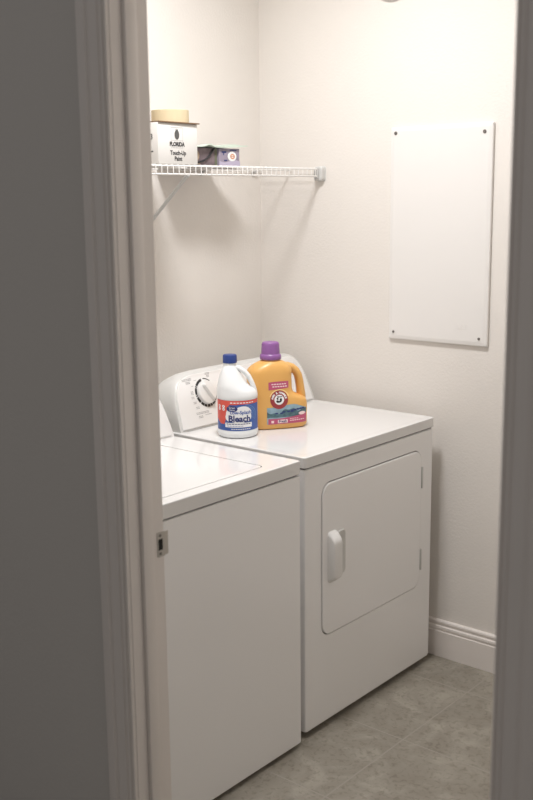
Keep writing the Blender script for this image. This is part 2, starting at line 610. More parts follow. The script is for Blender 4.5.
def top_plate(root, name, x0, x1, y0, y1, z0, z1, r, lip, dish=0.0, inset=0.03, hole=None, hr=0.02, m='enamel_top'):
    bm = new()
    n = 6
    L = [xy(rrect(x0 + 0.004, x1 - 0.004, y0 + 0.004, y1 - 0.004, r, n), z0), xy(rrect(x0, x1, y0, y1, r, n), z0 + 0.003)]
    for k in range(5):
        a = R(90 * k / 4)
        d = lip * (1 - math.cos(a))
        L.append(xy(rrect(x0 + d, x1 - d, y0 + d, y1 - d, r, n), z1 - lip + lip * math.sin(a)))
    if dish:
        i = inset
        L.append(xy(rrect(x0 + i, x1 - i, y0 + i, y1 - i, r + 0.01, n), z1))
        L.append(xy(rrect(x0 + i + 0.012, x1 - i - 0.012, y0 + i + 0.012, y1 - i - 0.012, r + 0.01, n), z1 - dish))
    if hole:
        hx0, hx1, hy0, hy1 = hole
        L += [xy(rrect(hx0, hx1, hy0, hy1, hr, n), z1), xy(rrect(hx0 + 0.001, hx1 - 0.001, hy0 + 0.001, hy1 - 0.001, hr, n), z1 - 0.012)]
    loft(bm, L)
    return link(name, bm, M[m], root, flat=True)


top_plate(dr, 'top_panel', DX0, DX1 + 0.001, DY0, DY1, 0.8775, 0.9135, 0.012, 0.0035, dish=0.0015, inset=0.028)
# door
bm = new()
g = 0.0045
hy0, hy1, hz0, hz1 = HOLE
d0 = (hy0 + g, hy1 - g, hz0 + g, hz1 - g)
L = [yz(rrect(*d0, 0.041, 8), DX1 - 0.020), yz(rrect(*d0, 0.041, 8), DX1 - 0.0015)]
for k in range(1, 5):
    a = R(90 * k / 4)
    i = 0.0032 * (1 - math.cos(a))
    L.append(yz(rrect(d0[0] + i, d0[1] - i, d0[2] + i, d0[3] - i, 0.041 - i, 8), DX1 - 0.0015 + 0.0032 * math.sin(a)))
loft(bm, L)
gk = new()
loft(gk, [yz(rrect(hy0 + 0.0015, hy1 - 0.0015, hz0 + 0.0015, hz1 - 0.0015, 0.0435, 8), x_) for x_ in (DX1 - 0.014, DX1 - 0.0075)])
link('door_gap_shade', gk, M['seam'], dr)  # dark plate behind the door paints the shade of the gap
door = link('door', bm, M['enamel'], dr, flat=True)
# moulded pull handle, open towards the hinge side
XF = DX1 + 0.0017
bm = new()
L = [yz(rrect(-0.690, -0.640, 0.484, 0.655, 0.014, 6), XF - 0.003), yz(rrect(-0.689, -0.641, 0.486, 0.653, 0.013, 6), XF + 0.002),
     yz(rrect(-0.687, -0.642, 0.494, 0.645, 0.012, 6), XF + 0.012), yz(rrect(-0.686, -0.642, 0.500, 0.634, 0.011, 6), XF + 0.020),
     yz(rrect(-0.684, -0.644, 0.504, 0.626, 0.010, 6), XF + 0.024), yz(rrect(-0.680, -0.647, 0.510, 0.618, 0.008, 6), XF + 0.0255)]
loft(bm, L)
hd = link('door_handle', bm, M['plastic'], door, sharp=50)
bm = new()
# raised rim round the scooped finger recess beside the grip
L = [yz(rrect(-0.640, -0.598, 0.500, 0.645, 0.014, 6), XF - 0.001), yz(rrect(-0.640, -0.599, 0.501, 0.644, 0.014, 6), XF + 0.0035), yz(rrect(-0.640, -0.604, 0.507, 0.638, 0.010, 6), XF + 0.0035),
     yz(rrect(-0.640, -0.612, 0.515, 0.630, 0.006, 6), XF + 0.0005)]
loft(bm, L)
link('finger_recess', bm, M['capgrey'], hd)  # darker plastic than the grip, recess shade put into its colour
# hinges in the right-hand gap
bm = new()
box(bm, (DX1 - 0.004, -0.1435, 0.672), (DX1 + 0.0045, -0.1365, 0.749), 0.0015, 2)
h = link('hinge', bm, M['greymetal'], dr)
h2 = h.copy(); C.objects.link(h2); h2.parent = dr; h2.location = (0, 0, -0.300)
feet(dr, DX0, DX1, DY0, DY1)
F = console(dr, 0.315, DX0, 0.9135, DY0 + 0.010, DY1 - 0.003, 0.1825)
# dial on the console face
LEAN = 0.36
nrm = Vector((1, 0, LEAN)).normalized()
upv = Vector((-LEAN, 0, 1)).normalized()
dc = Vector(F(-0.630, 0.108, 0.004))


def dialpt(r, a, o):
    return dc + Vector((0, 1, 0)) * (r * math.sin(R(a))) + upv * (r * math.cos(R(a))) + nrm * o


bm = new()
n = 48
loft(bm, [[dialpt(r, 360 * k / n, o) for k in range(n)] for r, o in ((0.041, -0.002), (0.041, 0.008), (0.0395, 0.012), (0.036, 0.0135), (0.010, 0.0135))])
kn = link('dial_knob', bm, M['plastic'], dr)
bm = new()
# grip bar across the knob
ax = 150
def bar(s, t, o):
    a = R(ax)
    along = Vector((0, 1, 0)) * math.sin(a) + upv * math.cos(a)
    side = Vector((0, 1, 0)) * math.cos(a) - upv * math.sin(a)
    return dc + along * s + side * t + nrm * o
loft(bm, [[bar(s, t, o) for s, t in rrect(-0.035 + i, 0.035 - i, -0.008 + j, 0.008 - j, 0.006 - j * 0.5, 4)] for o, i, j in ((0.012, 0, 0), (0.022, 0.002, 0.002), (0.025, 0.006, 0.004))])
link('grip', bm, M['plastic'], kn)
bm = new()
# printed black ring, broken by white gaps
for a0, a1 in ((-8, -52), (-55, -60), (-63, -92), (-95, -100), (-104, -128), (-133, -150), (-153, -166), (-170, -186), (-189, -200), (-204, -222), (-226, -262), (2, 40)):
    m = max(2, int(abs(a1 - a0) / 6))
    for k in range(m):
        p, q = a0 + (a1 - a0) * k / m, a0 + (a1 - a0) * (k + 1) / m
        inner = 0.0415 if not (0 <= a0 <= 60) else 0.0475
        vs = [bm.verts.new(dialpt(rr, aa, 0.0006)) for rr, aa in ((inner, p), (0.0505, p), (0.0505, q), (inner, q))]
        bm.faces.new(vs)
link('dial_ring', bm, M['black'], dr)
# tiny printed legends round the dial (unreadably small strokes)
def legend(y, z, wd, rows, gap=0.0042):
    bm = new()
    for r_ in range(rows):
        x = 0.0
        while x < wd:
            s = random.uniform(0.0022, 0.006)
            hgt = 0.0021
            vs = [bm.verts.new(F(y + xx, z - r_ * gap + zz, 0.0045)) for xx, zz in ((x, 0), (min(x + s, wd), 0), (min(x + s, wd), hgt), (x, hgt))]
            bm.faces.new(vs)
            x += s + 0.0018
    link('printed_legend', bm, M['greyprint'], dr)
for y, z, wd, rows in ((-0.727, 0.160, 0.045, 2), (-0.712, 0.150, 0.020, 2), (-0.612, 0.169, 0.022, 2), (-0.607, 0.160, 0.012, 2), (-0.700, 0.118, 0.012, 3), (-0.703, 0.100, 0.012, 2),
                       (-0.700, 0.083, 0.014, 2), (-0.694, 0.066, 0.016, 2), (-0.700, 0.048, 0.060, 2), (-0.692, 0.036, 0.020, 2), (-0.660, 0.037, 0.030, 1), (-0.690, 0.135, 0.010, 1), (-0.672, 0.152, 0.012, 1),
                       (-0.45, 0.150, 0.05, 1), (-0.30, 0.120, 0.05, 2)):
    legend(y, z, wd, rows)

# ---- washer
WX0, WX1 = 0.17, 0.857
WY1 = -0.839
WY0 = WY1 - 0.686
ws = thing('washing_machine', 'white top-loading washing machine with flat lid, nearest the doorway', 'washing machine', ((WX0 + WX1) / 2, (WY0 + WY1) / 2, 0))
cabinet(ws, WX0, WX1 - 0.001, WY0 + 0.0005, WY1 - 0.0005, 0.014, 0.8705, e=0.004)
b = new(); box(b, (WX0 + 0.006, WY0 + 0.007, 0.864), (WX1 - 0.009, WY1 - 0.007, 0.877)); link('lid_seam', b, M['seam'], ws)
LH = (0.375, 0.8175, -1.452, -0.955)
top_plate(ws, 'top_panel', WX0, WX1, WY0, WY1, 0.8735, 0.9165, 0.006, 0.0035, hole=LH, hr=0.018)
bm = new()
g = 0.003
L = [xy(rrect(LH[0] + g, LH[1] - 0.0048, LH[2] + g, LH[3] - 0.0018, 0.016, 6), z) for z in (0.906, 0.9147)]
L += [xy(rrect(LH[0] + g + i, LH[1] - 0.0048 - i, LH[2] + g + i, LH[3] - 0.0018 - i, 0.016, 6), z) for z, i in ((0.9161, 0.0008), (0.9168, 0.003), (0.9170, 0.03), (0.9160, 0.045))]
loft(bm, L)
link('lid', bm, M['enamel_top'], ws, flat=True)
bm = new(); loft(bm, [xy(rrect(LH[0] + 0.0012, LH[1] - 0.0012, LH[2] + 0.0012, LH[3] - 0.0012, 0.017, 6), z) for z in (0.9047, 0.9107)]); link('lid_gap_shade', bm, M['seam'], ws)  # dark sheet round the lid, gap shade put into its colour
feet(ws, WX0, WX1, WY0, WY1)
console(ws, 0.340, WX0, 0.9165, WY0 + 0.004, WY1 - 0.006, 0.180, cap_mat='plastic')

# ------------------------------------------------------------------ access panel on the back wall
PX0, PX1, PZ0, PZ1 = 0.613, 1.0105, 1.1684, 1.910
ap = thing('access_panel', 'tall white metal access panel screwed to the back wall', 'access panel', ((PX0 + PX1) / 2, 0, (PZ0 + PZ1) / 2))
bm = new()
def xz(pts, y):
    return [(p[0], y, p[1]) for p in pts]
L = [xz(rrect(PX0 + d, PX1 - d, PZ0 + d, PZ1 - d, 0.004, 3), -y) for d, y in ((0.002, 0.0), (0.0, 0.003), (0.0, 0.009), (0.002, 0.0115), (0.012, 0.0135), (0.016, 0.014))]
loft(bm, L)
link('cover', bm, M['panel'], ap, flat=True)
bm = new()
disc_y(bm, (0, -0.0135, 0), 0.0062, 0.004, 14, 0.0015)
sc = link('screw', bm, M['screw'], ap, local=True)
for i, (x, z) in enumerate(((PX0 + 0.022, PZ1 - 0.020), (PX1 - 0.030, PZ1 - 0.030), (PX0 + 0.022, PZ0 + 0.026), (PX1 - 0.030, PZ0 + 0.026))):
    o = sc if i == 0 else sc.copy()
    if i:
        C.objects.link(o); o.parent = ap
    o.location = Vector((x, 0, z)) - ap.location
    if z < 1.5:
        o.scale = (0.75, 1, 0.75)
bm = new()
for k in range(3):
    box(bm, (0.893 + k * 0.014, -0.0148, 1.222), (0.903 + k * 0.014, -0.0135, 1.238), 0.0004, 1)
link('embossed_mark', bm, M['panel'], ap)

# small cover high on the back wall, only its lower rim enters the picture
bm = new()
disc_y(bm, (0.612, 0, 2.430), 0.090, 0.030, 36, 0.008)
tag(link('wall_cover', bm, M['plastic']), 'round white cover high on the back wall, cut off by the photo top', 'cover plate')

# ------------------------------------------------------------------ strike plate
st = thing('strike_plate', 'nickel latch strike plate let into the left door jamb', 'strike plate', (XJ, YR, 0.913))
bm = new()
loft(bm, [[(x_, y_, z_) for y_, z_ in rrect(YR - 0.022, YR + 0.002, 0.884, 0.942, 0.003, 4)] for x_ in (XJ - 0.0002, XJ + 0.0016)])
# lip that runs past the edge of the jamb
lp = [(XJ + 0.0016, YR), (XJ + 0.0014, YR + 0.008), (XJ - 0.001, YR + 0.014), (XJ - 0.0022, YR + 0.0135), (XJ - 0.0002, YR + 0.007), (XJ - 0.0002, YR)]
loft(bm, [[(x_, y_, z_) for x_, y_ in lp] for z_ in (0.886, 0.940)])
link('plate', bm, M['steel'], st)
bm = new(); box(bm, (XJ + 0.0012, YR - 0.0185, 0.900), (XJ + 0.0019, YR - 0.0055, 0.926)); link('latch_hole', bm, M['hole'], st)
bm = new(); disc_x(bm, (0, 0, 0), 0.0036, 0.0012, 12); s1 = link('screw', bm, M['screw'], st, local=True)
s1.location = (0.0013, -0.013, 0.021)
s2 = s1.copy(); C.objects.link(s2); s2.parent = st; s2.location = (0.0013, -0.013, -0.021)

# ------------------------------------------------------------------ wire shelf
SZ = 1.7815            # top of the wires
SD = 0.306
SY0 = YR + 0.004
sh = thing('wire_shelf', 'white wire shelf mounted on the left wall above the machines', 'shelf', (0, -0.8, SZ))
WR = 0.0014
bm = new()
y = -0.020
while y > SY0:
    tube(bm, [(0.008, y, SZ - WR), (SD - 0.003, y, SZ - WR), (SD, y, SZ - WR - 0.003), (SD, y, SZ - 0.030)], WR, 6)
    y -= 0.0254
link('wire_deck', bm, M['wire'], sh)
rod = [('front_rail', SD - 0.0042, SZ - 0.0055), ('lower_front_rail', SD - 0.0042, SZ - 0.031), ('back_rail', 0.011, SZ - 0.0055), ('middle_rail', 0.155, SZ - 0.0055)]
for nm, x, z in rod:
    bm = new(); tube(bm, [(x, SY0, z), (x, -0.004, z)], 0.0029, 8); link(nm, bm, M['wire'], sh)
# moulded end bracket on the back wall
bm = new()
L = [xz(rrect(0.279 - i, 0.318 + i, SZ - 0.047 - i, SZ + 0.004 + i, 0.010, 5), -y_) for y_, i in ((0.0, 0.002), (0.003, 0.002), (0.004, 0), (0.020, 0), (0.023, -0.003))]
loft(bm, L)
eb = link('end_bracket', bm, M['capgrey'], sh)
bm = new(); box(bm, (0.288, -0.034, SZ - 0.040), (0.306, -0.022, SZ - 0.002), 0.003, 2); link('clamp', bm, M['greymetal'], eb)
# wall clips under the back rail
clip = None
for y in (-0.335, -0.045, -0.95, -1.25):
    if clip is None:
        bm = new()
        box(bm, (0, -0.008, -0.022), (0.004, 0.008, 0.004), 0.001, 1)
        tube(bm, [(0.003, 0, -0.002), (0.011, 0, -0.0095), (0.0175, 0, -0.004)], 0.0035, 6)
        clip = link('wall_clip', bm, M['greymetal'], sh, local=True)
        o = clip
    else:
        o = clip.copy(); C.objects.link(o); o.parent = sh
    o.location = Vector((0, y, SZ - 0.004)) - sh.location
# slanting support brace: flattened channel from the front rail to the wall
bm = new()
for yb, first in ((-0.712, True),):
    tube(bm, [(0.302, yb, SZ - 0.033), (0.292, yb, SZ - 0.040), (0.010, yb, SZ - 0.276), (0.002, yb, SZ - 0.300)], 0.0045, 8, ry=0.0085)
    box(bm, (0.0, yb - 0.009, SZ - 0.325), (0.004, yb + 0.009, SZ - 0.285), 0.001, 1)
br = link('support_brace', bm, M['greymetal'], sh)
o = br.copy(); C.objects.link(o); o.parent = sh; o.location = (0, -0.62, 0)

# ------------------------------------------------------------------ things on the shelf
BZ = SZ + 0.0003
BX0, BX1, BY0, BY1, BH = 0.135, 0.300, -0.840, -0.664, 0.126
pb = thing('paint_box', 'white cardboard box of touch-up paint on the wire shelf', 'box', ((BX0 + BX1) / 2, (BY0 + BY1) / 2, BZ))
bm = new(); box(bm, (BX0, BY0, BZ), (BX1, BY1, BZ + BH), 0.002, 2); link('carton', bm, M['card'], pb)
bm = new()
# thin brown lid flap lying a little askew on the carton
loft(bm, [[(BX0 - 0.004, BY0 + 0.002, BZ + BH + z), (BX1 + 0.004, BY0 + 0.002, BZ + BH + z), (BX1 + 0.006, BY1 + 0.006, BZ + BH + z - 0.0005), (BX0 - 0.004, BY1 + 0.004, BZ + BH + z)] for z in (0.0006, 0.0042)])
link('lid_flap', bm, M['kraft'], pb)
pc = (BY0 + BY1) / 2
fr = lambda x, y_: (BX1 + 0.0006, pc - 0.005 + x, BZ + y_)
bm = new()
text_bm(bm, 'FLORIDA', 0.0175, lambda x, y_: fr(x * 0.93, y_ + 0.0610), bold=0.0009)
text_bm(bm, 'Touch-Up', 0.0185, lambda x, y_: fr(x * 0.92 + 0.004, y_ + 0.0345), bold=0.0006)
text_bm(bm, 'Paint', 0.0185, lambda x, y_: fr(x * 0.92 + 0.004, y_ + 0.0165), bold=0.0006)
link('lettering', bm, M['black'], pb)
bm = new()
f2 = lambda x, y_: fr(x, y_)
for a, b_, c, d in ((-0.026, -0.0252, 0.068, 0.113), (0.0252, 0.026, 0.068, 0.113), (-0.026, 0.026, 0.112, 0.113), (-0.026, 0.026, 0.0725, 0.0732)):
    patch(bm, f2, a, b_, c, d, 1, 1)
for k in range(8):
    patch(bm, f2, -0.026 + k * 0.0068, -0.0222 + k * 0.0068, 0.050, 0.0515, 1, 1)
link('emblem_frame', bm, M['greyprint'], pb)
bm = new()
# fruit-like oval with a tuft
disk(bm, f2, 0.0, 0.0905, 0.0105, 0.0150)
for k in (-1, 0, 1):
    vs = [bm.verts.new(f2(*p)) for p in ((k * 0.003 - 0.002, 0.104), (k * 0.003 + 0.002, 0.104), (k * 0.006, 0.110))]
    bm.faces.new(vs)
link('emblem', bm, M['ink'], pb)
bm = new()
sd = lambda x, y_: (BX1 - 0.028 + x, BY0 - 0.0006, BZ + y_)
text_bm(bm, '3', 0.024, lambda x, y_: sd(x, y_ + 0.082), bold=0.0004)
link('side_numeral', bm, M['black'], pb)
bm = new(); patch(bm, sd, -0.008, 0.006, 0.036, 0.040, 1, 1); link('side_mark', bm, M['black'], pb)

# roll of tape lying on the box
TZ = BZ + BH + 0.0044
tr = thing('tape_roll', 'wide roll of tan masking tape lying on top of the white box', 'tape', (0.226, -0.711, TZ))
bm = new()
lathe(bm, [(0.041, 0.0), (0.0595, 0.0), (0.0605, 0.001), (0.0605, 0.040), (0.0595, 0.041), (0.041, 0.041), (0.041, 0.0)], tuple(tr.location), 48, False, False)
link('tape', bm, M['tape'], tr)
bm = new()
lathe(bm, [(0.038, 0.0005), (0.0409, 0.0005), (0.0409, 0.0405), (0.038, 0.0405), (0.038, 0.0005)], tuple(tr.location), 40, False, False)
link('core', bm, M['core'], tr)

# two small cartons
CH = 0.063
c1 = thing('carton', 'dark mauve printed carton on the shelf, right of the white box', 'box', (0.095, -0.515, BZ), group=None)
c1y0, c1y1, c1x = -0.570, -0.4405, 0.178
bm = new(); box(bm, (0.020, c1y0, BZ), (c1x, c1y1, BZ + CH), 0.0015, 2); link('box_body', bm, M['mauve'], c1)
bm = new(); box(bm, (c1x - 0.001, c1y1 - 0.012, BZ + 0.001), (c1x + 0.0008, c1y1 - 0.0005, BZ + CH - 0.001)); link('edge_strip', bm, M['olive'], c1)
bm = new()
f3 = lambda u, v: (c1x + 0.0006, (c1y0 + c1y1) / 2 + u, BZ + v)
disk(bm, f3, -0.038, 0.036, 0.014, 0.017)
patch(bm, f3, -0.046, -0.020, 0.006, 0.018, 3, 2)
link('printed_picture', bm, M['tan'], c1)

c2 = thing('carton', 'lavender carton with a white round emblem, rightmost on the shelf', 'box', (0.10, -0.392, BZ), group=None)
c2y0, c2y1, c2x = -0.4390, -0.3340, 0.188
bm = new(); box(bm, (0.020, c2y0, BZ), (c2x, c2y1, BZ + CH), 0.0015, 2); link('box_body', bm, M['lavender'], c2)
f4 = lambda u, v: (c2x + 0.0006, (c2y0 + c2y1) / 2 + u, BZ + v)
f4b = lambda u, v: (c2x + 0.0010, (c2y0 + c2y1) / 2 + u, BZ + v)
f4c = lambda u, v: (c2x + 0.0014, (c2y0 + c2y1) / 2 + u, BZ + v)
bm = new(); patch(bm, f4, -0.054, 0.054, 0.003, lambda u: 0.020 + 0.004 * math.sin(u * 60), 20, 3); link('pale_band', bm, M['lavlight'], c2)
bm = new(); disk(bm, f4b, 0.012, 0.036, 0.023, 0.0165); link('emblem', bm, M['lwhite'], c2)
bm = new(); disk(bm, f4c, 0.014, 0.036, 0.012, 0.009, 0.55); patch(bm, f4c, 0.004, 0.024, 0.035, 0.0375, 3, 1); link('emblem_print', bm, M['orange'], c2)
for q in ((-0.042, -0.018, 0.048, 0.053), (-0.034, -0.029, 0.040, 0.0475), (-0.030, -0.014, 0.020, 0.024), (0.000, 0.036, 0.0555, 0.0585)):
    bm = new(); patch(bm, f4b, *q, 2, 1); link('dark_print', bm, M['lnavy'], c2)

# folded sheet lying over both cartons, right end curling up
bm = new()
g = []
NY, NX = 26, 5
def sheet(i, j, o):
    s = i / NY
    y_ = -0.578 + s * 0.278
    x_ = 0.197 - (0.137 - 0.10 * max(0, s - 0.75) / 0.25) * (1 - j / NX)
    z_ = BZ + CH + 0.0012 + 0.008 * math.exp(-((s - 0.30) / 0.07) ** 2) * (0.3 + 0.7 * j / NX) + 0.012 * max(0, (s - 0.55)) ** 1.5 * 2.2
    if o:
        z_ += 0.0035 + 0.008 * math.exp(-((s - 0.68) / 0.20) ** 2) * (1 - max(0, (s - 0.8) / 0.2))
    return (x_, y_, z_)
for o in (0.0, 0.004):
    g.append([[bm.verts.new(sheet(i, j, o)) for j in range(NX + 1)] for i in range(NY + 1)])
for q in range(2):
    for i in range(NY):
        for j in range(NX):
            bm.faces.new((g[q][i][j], g[q][i + 1][j], g[q][i + 1][j + 1], g[q][i][j + 1]))
for i in range(NY):
    for j in (0, NX):
        bm.faces.new((g[0][i][j], g[0][i + 1][j], g[1][i + 1][j], g[1][i][j]))
for j in range(NX):
    for i in (0, NY):
        bm.faces.new((g[0][i][j], g[0][i][j + 1], g[1][i][j + 1], g[1][i][j]))
tag(link('folded_paper', bm, M['paper']), 'pale green and white folded paper lying across the two small cartons', 'paper')

# black cord hanging down the front of the mauve carton
bm = new()
pts = [(c1x + 0.0036, y_, BZ + z_) for y_, z_ in ((-0.458, 0.061), (-0.464, 0.056), (-0.472, 0.047), (-0.482, 0.037), (-0.494, 0.028), (-0.508, 0.021), (-0.524, 0.016), (-0.545, 0.013))]
tube(bm, pts, 0.0032, 8)
tag(link('cord', bm, M['black']), 'short black cord curving down the front of the mauve carton', 'cord')

# ------------------------------------------------------------------ bottles on the dryer
DT = 0.9135 - 0.0010
# bleach jug: local x = to the right seen from the front, local -y = front
view = math.atan2(CAM.y + 0.664, CAM.x - 0.457)
jr_rot = view + math.pi / 2
J = thing('bleach_jug', 'white bleach jug with navy cap and blue-red label on the dryer', 'bottle', (0.4735, -0.6845, DT), jr_rot)
J.scale = (1.0, 1.0, 1.02)
JR = 0.0665
JS = [(0.0, -0.058, 0.058, 0.058), (0.004, -0.0635, 0.0635, 0.0635), (0.010, -JR, JR, JR), (0.022, -JR, JR, JR), (0.024, -JR + .0012, JR - .0012, JR - .0012), (0.124, -JR + .0012, JR - .0012, JR - .0012), (0.126, -JR, JR, JR), (0.136, -0.0665, 0.0660, 0.066),
      (0.146, -0.0663, 0.0625, 0.065), (0.153, -0.0658, 0.0545, 0.0635), (0.160, -0.0650, 0.0410, 0.0615), (0.170, -0.0632, 0.0310, 0.0575), (0.185, -0.0595, 0.0215, 0.0505), (0.200, -0.0550, 0.0120, 0.0425),
      (0.213, -0.0505, 0.0035, 0.0345), (0.222, -0.0465, -0.0010, 0.0268), (0.227, -0.0440, -0.0020, 0.0215), (0.240, -0.0430, -0.0020, 0.0205)]
bm = new()
n = 56
loops = []
for z, a, b_, d in JS:
    c_, hw = (a + b_) / 2, (b_ - a) / 2
    loops.append([(c_ + hw * math.cos(2 * math.pi * k / n), d * math.sin(2 * math.pi * k / n), z) for k in range(n)])
loft(bm, loops)
link('jug_body', bm, M['jug'], J, local=True, sharp=50)
bm = new()
hp = [(-0.010, 0.2225), (0.006, 0.2175), (0.024, 0.2060), (0.0375, 0.1905), (0.0465, 0.1720), (0.0530, 0.1550), (0.0570, 0.1400), (0.0570, 0.130)]
tube(bm, [(x, 0, z) for x, z in hp], [0.007, 0.0078, 0.008, 0.008, 0.008, 0.0082, 0.0085, 0.007], 14, ry=0.0125)
link('handle', bm, M['jug'], J, local=True, sharp=60)
bm = new()
n = 60
loops = []
for z, r in ((0.2345, 0.0222), (0.2355, 0.0228), (0.2575, 0.0222), (0.2605, 0.0205), (0.2612, 0.012)):
    loops.append([(-0.0225 + (r + (0.0005 if k % 2 and 0.235 < z < 0.259 else 0)) * math.cos(2 * math.pi * k / n), (r + (0.0005 if k % 2 and 0.235 < z < 0.259 else 0)) * math.sin(2 * math.pi * k / n), z) for k in range(n)])
loft(bm, loops)
link('cap', bm, M['navycap'], J, local=True)


def jf(o):
    rr = JR - 0.0012 + o
    return lambda s, z: (rr * math.sin(s / JR), -rr * math.cos(s / JR), z)


def pw(x, pts):
    for (a, p), (b_, q) in zip(pts, pts[1:]):
        if x <= b_:
            return p + (q - p) * max(0.0, x - a) / (b_ - a)
    return pts[-1][1]


HS = 0.093    # half arc length of the label
bm = new(); patch(bm, jf(0.0004), -HS, HS, 0.0255, 0.1225, 44, 6); lab = link('label', bm, M['lblue'], J, local=True)
bm = new()
patch(bm, jf(0.0007), -HS + 0.001, HS - 0.006, lambda s: 0.109 + (0.0015 if s > 0 else 0), 0.1222, 40, 2)
patch(bm, jf(0.0007), -HS + 0.001, -0.029, lambda s: pw(s, ((-0.093, 0.062), (-0.081, 0.057), (-0.064, 0.046), (-0.047, 0.046), (-0.037, 0.074), (-0.029, 0.106))), 0.111, 24, 5)
link('red_field', bm, M['lred'], lab, local=True)
bm = new()
# white splash: overlapping lobes on one layer each
for i, (cu, cv, ru, rv) in enumerate(((-0.010, 0.080, 0.030, 0.0215), (0.018, 0.083, 0.030, 0.0215), (0.032, 0.072, 0.016, 0.017), (-0.026, 0.070, 0.016, 0.015), (0.004, 0.066, 0.030, 0.016))):
    disk(bm, jf(0.0010 + i * 0.00006), cu, cv, ru, rv)
patch(bm, jf(0.0014), -0.043, 0.049, 0.037, 0.0515, 24, 2)
link('white_splash', bm, M['lwhite'], lab, local=True)
bm = new()
# pale swirl strokes to the right and left of the splash
for rr in (0.046, 0.053, 0.061):
    disk(bm, jf(0.0009), 0.010, 0.075, rr, rr * 0.62, 0.955, 30, 1, -25, 75)
link('swirl', bm, M['llight'], lab, local=True)
bm = new()
disk(bm, jf(0.0017), -0.0185, 0.0965, 0.0185, 0.0100)
link('logo_oval', bm, M['lnavy'], lab, local=True)
bm = new()
text_bm(bm, 'Great', 0.0085, lambda x, y: jf(0.0021)(x - 0.0185, y + 0.1000))
text_bm(bm, 'Value', 0.0085, lambda x, y: jf(0.0021)(x - 0.0185, y + 0.0928))
link('logo_print', bm, M['lwhite'], lab, local=True)
for s_ in (-0.070, -0.050):
    bm = new()
    for z_ in (0.1025, 0.0935):
        disk(bm, jf(0.0011), s_, z_, 0.0058, 0.0046, 0.35)
    link('white_icon', bm, M['lwhite'], lab, local=True)
bm = new()
for k in range(9):
    patch(bm, jf(0.0009), -0.022 + k * 0.0075, -0.0165 + k * 0.0075, 0.030, 0.0325, 1, 1)
link('lower_fine_print', bm, M['lwhite'], lab, local=True)
bm = new()
for k in range(8):
    patch(bm, jf(0.0011), -0.024 + k * 0.0105, -0.0165 + k * 0.0105, 0.114, 0.117, 1, 1)
link('upper_fine_print', bm, M['lwhite'], lab, local=True)
bm = new()
text_bm(bm, 'Bleach', 0.0285, lambda x, y: jf(0.0019)(x + 0.006, y + 0.0640), bold=0.0009)
for k in range(9):
    patch(bm, jf(0.0017), -0.038 + k * 0.0093, -0.0305 + k * 0.0093, 0.0465, 0.0490, 1, 1)
link('dark_print', bm, M['lnavy'], lab, local=True)
bm = new()
text_bm(bm, 'Low-Splash', 0.0155, lambda x, y: jf(0.0020)(x + 0.010, y + 0.0845), bold=0.0003)
link('blue_print', bm, M['lblue'], lab, local=True)
bm = new()
for k in range(6):
    patch(bm, jf(0.0017), -0.036 + k * 0.0093, -0.029 + k * 0.0093, 0.0405, 0.0420, 1, 1)
link('blue_fine_print', bm, M['lblue'], lab, local=True)

# laundry detergent bottle
DROT = R(57)     # width axis
Dt = thing('detergent_bottle', 'golden yellow laundry detergent bottle with purple cap on the dryer', 'bottle', (0.4925, -0.5060, DT), DROT)
Dt.scale = (1.02, 1.0, 1.025)
# z, left, right, half depth
DS = [(0.0, -0.090, 0.090, 0.046), (0.005, -0.096, 0.096, 0.052), (0.012, -0.098, 0.099, 0.054), (0.070, -0.098, 0.100, 0.054), (0.085, -0.098, 0.0985, 0.054), (0.096, -0.098, 0.094, 0.054), (0.104, -0.098, 0.080, 0.0535),
      (0.110, -0.098, 0.062, 0.053), (0.118, -0.098, 0.051, 0.0525), (0.130, -0.098, 0.0470, 0.052), (0.165, -0.0985, 0.0455, 0.0515), (0.182, -0.0985, 0.0465, 0.0505), (0.190, -0.0970, 0.0470, 0.0495), (0.197, -0.0930, 0.0460, 0.0480),
      (0.205, -0.0850, 0.0420, 0.0455), (0.212, -0.0740, 0.0340, 0.0420), (0.218, -0.0620, 0.0230, 0.0370), (0.222, -0.0530, 0.0130, 0.0320), (0.226, -0.0490, 0.0080, 0.0285), (0.232, -0.048, 0.0070, 0.0275)]


def dsec(z):
    for p, q in zip(DS, DS[1:]):
        if z <= q[0]:
            t_ = (z - p[0]) / (q[0] - p[0])
            return [p[i] + (q[i] - p[i]) * t_ for i in (1, 2, 3)]
    return DS[-1][1:]


def dpow(z):
    return 3.2 if z < 0.19 else 3.2 - 1.2 * min(1, (z - 0.19) / 0.034)


bm = new()
n = 64
loops = []
for z, a, b_, d in DS:
    c_, hw, p = (a + b_) / 2, (b_ - a) / 2, dpow(z)
    lp = []
    for k in range(n):
        an = 2 * math.pi * k / n
        cs, sn = math.cos(an), math.sin(an)
        lp.append((c_ + hw * math.copysign(abs(cs) ** (2 / p), cs), d * math.copysign(abs(sn) ** (2 / p), sn), z))
    loops.append(lp)
loft(bm, loops)
link('bottle_body', bm, M['yellow'], Dt, local=True, sharp=60)
bm = new()
hp = [(0.020, 0.203), (0.036, 0.201), (0.052, 0.1945), (0.065, 0.183), (0.0735, 0.168), (0.0780, 0.150), (0.0805, 0.132), (0.0835, 0.112), (0.0855, 0.094), (0.085, 0.080)]
tube(bm, [(x, 0, z) for x, z in hp], [0.011, 0.0125, 0.0135, 0.0138, 0.0136, 0.0134, 0.0134, 0.0140, 0.0145, 0.012], 18, ry=0.021)
link('handle', bm, M['yellow'], Dt, local=True, sharp=60)
bm = new()
n = 72
loops = []
